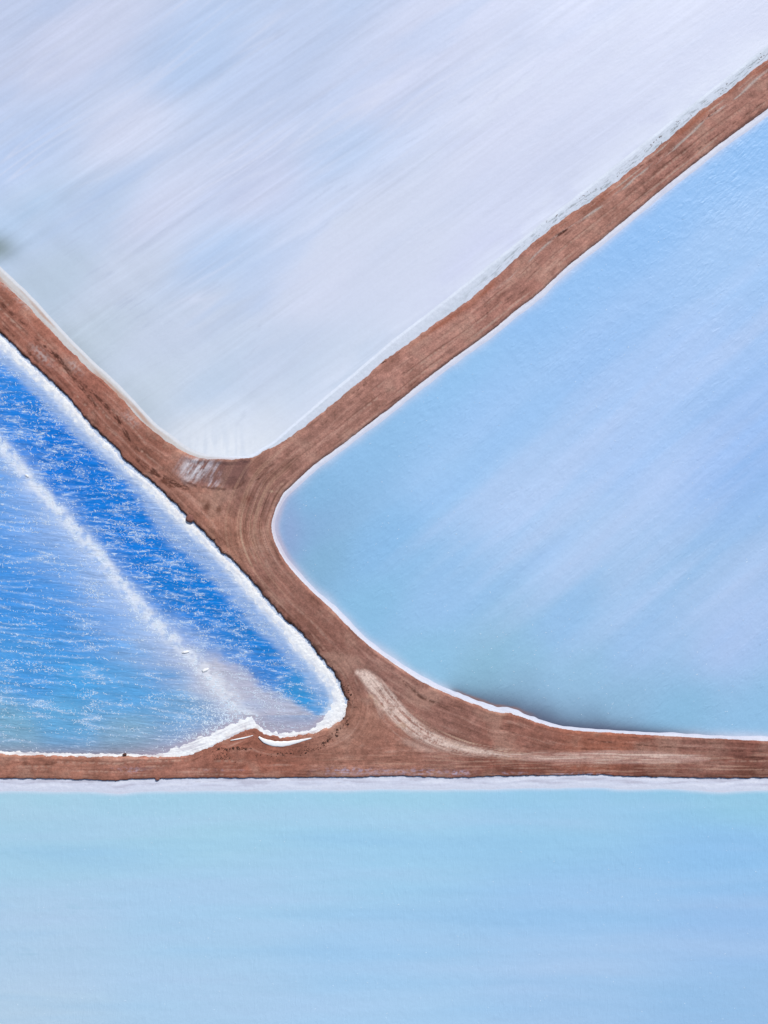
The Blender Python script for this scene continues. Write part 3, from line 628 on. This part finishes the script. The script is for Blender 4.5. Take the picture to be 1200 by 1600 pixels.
# ------------------------------------------------------------------ foam on the lagoon: thousands of little curls, plus flecks modelled for glints on the pale ponds
def curls(n, name, label, dens, lenr, widr, bow, seed, box, head0):
    r = np.random.default_rng(seed)
    cx = r.uniform(box[0], box[2], n*8); cy = r.uniform(box[1], box[3], n*8)
    pr = dens(cx, cy); k = np.nonzero(r.random(n*8) < pr)[0][:n]
    cx, cy = cx[k], cy[k]; n = len(cx); K = 7
    ln = r.uniform(*lenr, n)*(1+.8*r.random(n)**4); wd = r.uniform(*widr, n)
    hd = head0 + r.normal(0, .16, n) + np.where(r.random(n) < .22, r.normal(0, 1.0, n), 0); cur = r.normal(0, bow, n)
    px = wx(cx); py = wy(cy); pts = []; hds = []
    for j in range(K):
        pts.append((px.copy(), py.copy())); hds.append(hd.copy())
        hd = hd + cur*.35 + r.normal(0, .38, n); px = px+np.cos(hd)*ln/K; py = py+np.sin(hd)*ln/K
    V = np.zeros((n, K, 3, 3)); prof = np.sin(np.linspace(.12, math.pi-.12, K))**.6
    for j in range(K):
        nx, ny = -np.sin(hds[j]), np.cos(hds[j]); w_ = wd*prof[j]*.5*(1+.4*r.normal(0,1,n).clip(-1,1))
        for s, side in enumerate((-1, 0, 1)):
            V[:, j, s, 0] = pts[j][0]+nx*w_*side; V[:, j, s, 1] = pts[j][1]+ny*w_*side; V[:, j, s, 2] = .012 + (0.05 if side == 0 else 0)
    idx = np.arange(n*K*3).reshape(n, K, 3)
    f = np.stack([idx[:, :-1, :-1], idx[:, 1:, :-1], idx[:, 1:, 1:], idx[:, :-1, 1:]], -1).reshape(-1, 4)[:, ::-1]
    o = mesh_obj(name, V.reshape(-1, 3), f, M_foam_glint); return tag(o, 'stuff', label)
def lag_dens(x, y):
    q = sdist(x, y, Li)[0]; rd, ra, right = ridge_fields(x, y)
    v = y-.09*x
    vw = v + 5*fbm(x*.012, y*.02, 305, 3)
    rows = np.clip(1-np.abs(noise(x*.007+5, vw*.075, 307))*4.2, 0, 1)**1.5; rowsR = np.clip(1-np.abs(noise(x*.016+5, vw*.10, 313))*2.4, 0, 1)
    d = np.where(right, .06+.7*rowsR**1.5, .03+1.0*rows*sst(1170,1120,y))
    bar = np.exp(-(rd/26)**2); d = d*(1-.55*bar)+.12*bar
    corner = np.exp(-(((x-350)/45)**2+((y-1112)/28)**2)); d = d + .6*corner*(~right)
    d = d*(1-.75*np.exp(-np.clip(q,0,None)/14)*right)
    patch = sst(-.5,.3,fbm(x*.02,y*.02,1007,3)); d = d*(.35+.65*patch)
    return np.where(q > 2, np.clip(d, 0, 1), 0)
curls(9000, 'foam', 'fine curled wind foam scattered in rows over the blue lagoon', lag_dens, (.25,.75), (.05,.10), .7, 1, (-40,500,540,1185), -.09)
def ridge_dens(x, y):
    q = sdist(x, y, Li)[0]; rd, ra, right = ridge_fields(x, y)
    d = np.exp(-(np.where(right, rd*1.4, rd*.6)/8)**2)*sst(-.35,.35,fbm(x*.03,y*.03,1011,3))
    d = d + .8*np.exp(-(np.clip(q,0,None)/9)**2)*(~right)*sst(230,300,x) + .5*np.exp(-(((x-345)/40)**2+((y-1120)/24)**2))*(~right)
    return np.where(q > 0, np.clip(d,0,1), 0)
curls(3200, 'foam', 'thicker foam caught along the submerged salt bar', ridge_dens, (.25,1.0), (.07,.20), 1.4, 2, (-40,640,420,1180), -.6)
def rdens(x, y): return np.where(sdist(x, y, R)[0] > 22, .25+.6*np.exp(-((x-900)/220)**2-((y-1060)/90)**2), 0)
curls(420, 'foam', 'sparse white flecks modelled for sun glints on the light blue pond', rdens, (.2,.5), (.05,.11), .4, 3, (430,180,1240,1150), .7)  # sun glints on the ripples, built as white fleck meshes
def bdens(x, y): return np.where(y > 1246, .4, 0)
curls(260, 'foam', 'sparse white flecks modelled for sun glints on the milky cyan pond', bdens, (.15,.4), (.05,.10), .4, 4, (-40,1240,1240,1640), .1)  # glints of the bottom pond, modelled as tiny white flecks

# ------------------------------------------------------------------ single things
def lump(name, px, py, rx, ry, rz, rot, z, mat, seed, label, cat, group=None, nu=14, nv=7, rough=.3, pw=1.0):
    """an irregular lump: radius broken up by noise, flat underside sunk in what carries it"""
    V = []; F = []
    for j in range(nv+1):
        ph = math.pi*(j/nv)
        for i in range(nu):
            th = 2*math.pi*i/nu
            X, Y, Z = math.cos(th)*math.sin(ph), math.sin(th)*math.sin(ph), math.cos(ph)
            k = 1+rough*float(fbm(X*1.3+seed*3.1+Z, Y*1.3-seed*1.7+Z*.7, seed, 3)*1.6)
            x, y, zz = X*rx*k, Y*ry*k, (abs(Z)**pw)*math.copysign(1, Z)*rz*k
            c, s = math.cos(rot), math.sin(rot)
            V.append((x*c-y*s, x*s+y*c, max(zz, -.35*rz)))
    for j in range(nv):
        for i in range(nu):
            a = j*nu+i; b = j*nu+(i+1) % nu; F.append((a, a+nu, b+nu, b))
    o = mesh_obj(name, V, F, mat, smooth=False); o.location = (float(wx(px)), float(wy(py)), z)
    return tag(o, None, label, cat, group)
M_mound = plain_mat('mound_earth', (128,84,76), .25, .95, 3.0, .6)
lump('earth_mound', 298, 810, 1.05, .95, .55, .3, .45, M_mound, 3, 'round brown earth mound bulging into the foam from the lagoon bank', 'mound', nu=26, nv=12, rough=.16)
lump('salt_slab', 290, 1019, .85, .3, .14, .12, .05, M_slab, 11, 'longer flat white salt slab on the bar, farther from the corner', 'salt slab', nu=22, nv=8, rough=.35, pw=.5)
lump('salt_slab', 321, 1047, .8, .32, .14, .45, .05, M_slab, 17, 'tilted white salt slab on the bar, nearer the lagoon corner', 'salt slab', nu=22, nv=8, rough=.4, pw=.5)
lump('salt_slab', 42, 743, .5, .2, .15, -.6, .04, M_slab, 23, 'small white salt slab at the upper end of the bar', 'salt slab', nu=18, nv=8, rough=.4, pw=.5)
lump('driftwood', 600, 566, .62, .13, .16, .55, .28, M_clod, 29, 'short dark piece of debris lodged where grey crust meets the road', 'debris', nu=12, nv=7, rough=.4)
lump('dark_rock', 195, 1178.5, .48, .34, .34, .2, .22, M_clod, 31, 'single dark rock at the foamy waterline on the lower bank', 'rock', nu=14, nv=8)
lump('earth_clump', 247, 1216, .55, .38, .35, .1, .45, M_mound, 37, 'brown clump of earth hanging over the scarp of the bottom bank', 'clump', nu=14, nv=8)

def patch(name, pts, half, label, cat, seed, h=.09, z0=.5):
    """thin salt deposit following a line, domed and ragged"""
    sp = spline(pts, 8); K = len(sp); V = []; F = []; W = 9
    dv = np.gradient(sp, axis=0); dv /= np.hypot(*dv.T)[:, None]
    hw = np.interp(np.linspace(0,1,K), np.linspace(0,1,len(half)), half)
    for j in range(K):
        for i in range(W):
            s = -1+2*i/(W-1); n = 1+.25*float(fbm(j*.25, s*2, seed, 3))
            x = sp[j,0]-dv[j,1]*hw[j]*s*n; y = sp[j,1]+dv[j,0]*hw[j]*s*n
            V.append((float(wx(x)), float(wy(y)), z0+h*(1-abs(s)**3)-.10*(abs(s) > .98)))
    for j in range(K-1):
        for i in range(W-1): F.append((j*W+i, j*W+i+1, (j+1)*W+i+1, (j+1)*W+i))
    V = np.array(V); c = V.mean(0); c[2] = z0
    o = mesh_obj(name, V-c, F, M_slab); o.location = c
    return tag(o, None, label, cat)
patch('salt_patch', [(405,1150),(413,1156),(425,1160),(440,1161.5),(455,1159.5),(470,1156),(487,1152)], [1,3.2,4.2,4.2,3.6,2.4,.7], 'white crescent of salt left on the mud below the lagoon tip', 'salt patch', 41, z0=max(ground_z(p_, q_) for p_, q_ in ((413,1156),(440,1161),(470,1156),(440,1158),(455,1161)))+.01)
patch('salt_streak', [(361,1156),(372,1154),(384,1151.5),(396,1148)], [.4,1.0,1.1,.5], 'thin white salt streak on the mud left of the crescent', 'salt streak', 43, z0=max(ground_z(p_, q_) for p_, q_ in ((372,1154),(384,1151),(396,1148)))+.01)

# dark clods of earth along the lagoon rim and in the drift lines
def clod_cloud(pts, n, spread, size, seed):
    r = np.random.default_rng(seed); sp = spline(pts, 6); seg = np.r_[0, np.cumsum(np.hypot(*np.diff(sp, axis=0).T))]
    t = r.uniform(0, seg[-1], n); keep = fbm(t*.06, t*0+seed, seed, 3) > -.15; t = t[keep]
    x = np.interp(t, seg, sp[:,0])+r.normal(0, spread, len(t)); y = np.interp(t, seg, sp[:,1])+r.normal(0, spread, len(t))
    return x, y, size[0]+(size[1]-size[0])*r.random(len(t))**2.2, r
rows = [([(0,519),(67,585),(127,646),(180,700),(238,755),(293,809)], 260, 1.2, (.08,.24), 61),
        ([(312,825),(380,893),(437,960),(490,1012),(526,1058),(541,1095)], 900, 2.4, (.10,.36), 62),
        ([(541,1068),(549,1098),(545,1118),(536,1136),(520,1150),(503,1163),(485,1169),(457,1175),(425,1177)], 420, 2.4, (.12,.46), 63),
        ([(338,1170),(360,1169),(392,1168)], 110, 1.2, (.14,.46), 64), ([(336,1184),(352,1180),(368,1185)], 90, 2.4, (.14,.46), 65),
        ([(393,1180),(426,1177)], 26, .8, (.1,.3), 66), ([(1000,246),(1040,212),(1085,178),(1140,132),(1195,84)], 90, 3.5, (.10,.34), 67),
        ([(840,365),(880,332),(935,296),(990,252)], 70, 3.2, (.08,.3), 68), ([(300,1184),(330,1179),(365,1171)], 40, 1.5, (.1,.3), 69)]
allx = []; big = []
for pts, n, sp_, sz, sd in rows:
    x, y, s, r = clod_cloud(pts, n, sp_, sz, sd)
    for a, b, c in zip(x, y, s): (big if c > sz[1]*.8 and sd in (62,63,64,65) else allx).append((a, b, c, sd))
dg = None
V = []; F = []
oct_ = np.array([(1,0,0),(.3,.9,.1),(-.8,.5,0),(-.7,-.7,.1),(.4,-.9,0),(.1,.1,.8)])
for a, b, c, sd in allx:
    zb = ground_z(a, b)
    if sd < 63 and zb < .3: continue
    k = len(V); r0 = random.random()*6.28; cs, sn = math.cos(r0), math.sin(r0); st_ = 1.0 if sd < 67 else 1.7
    for p in oct_:
        j = 1+random.uniform(-.35,.35); X, Y = p[0]*c*.5*j*st_, p[1]*c*.5*j/st_
        if sd >= 67: cs, sn = math.cos(.68), math.sin(.68)
        V.append((float(wx(a))+X*cs-Y*sn, float(wy(b))+X*sn+Y*cs, zb-.06+p[2]*c*.7*j+.05))
    for i in range(5): F.append((k+i, k+(i+1) % 5, k+5))
o = mesh_obj('clods', V, F, M_clod, smooth=False); tag(o, 'stuff', 'small dark crumbs of earth along the lagoon rim and crust')
random.shuffle(big); allx += big[36:]; big = big[:36]
for i, (a, b, c, sd) in enumerate(big):
    if sd == 62 and ground_z(a, b) < .3: continue
    lab = 'dark earth clod on the rim between the foam bank and the road' if sd == 62 else 'dark earth clod in the drift line below the lagoon tip'
    lump('earth_clod', a, b, c*.8, c*.6, c*.55, random.random()*3, ground_z(a, b)-.02, M_clod, 100+i, lab, 'clod', 'dark earth clods around the lagoon', nu=8, nv=5)
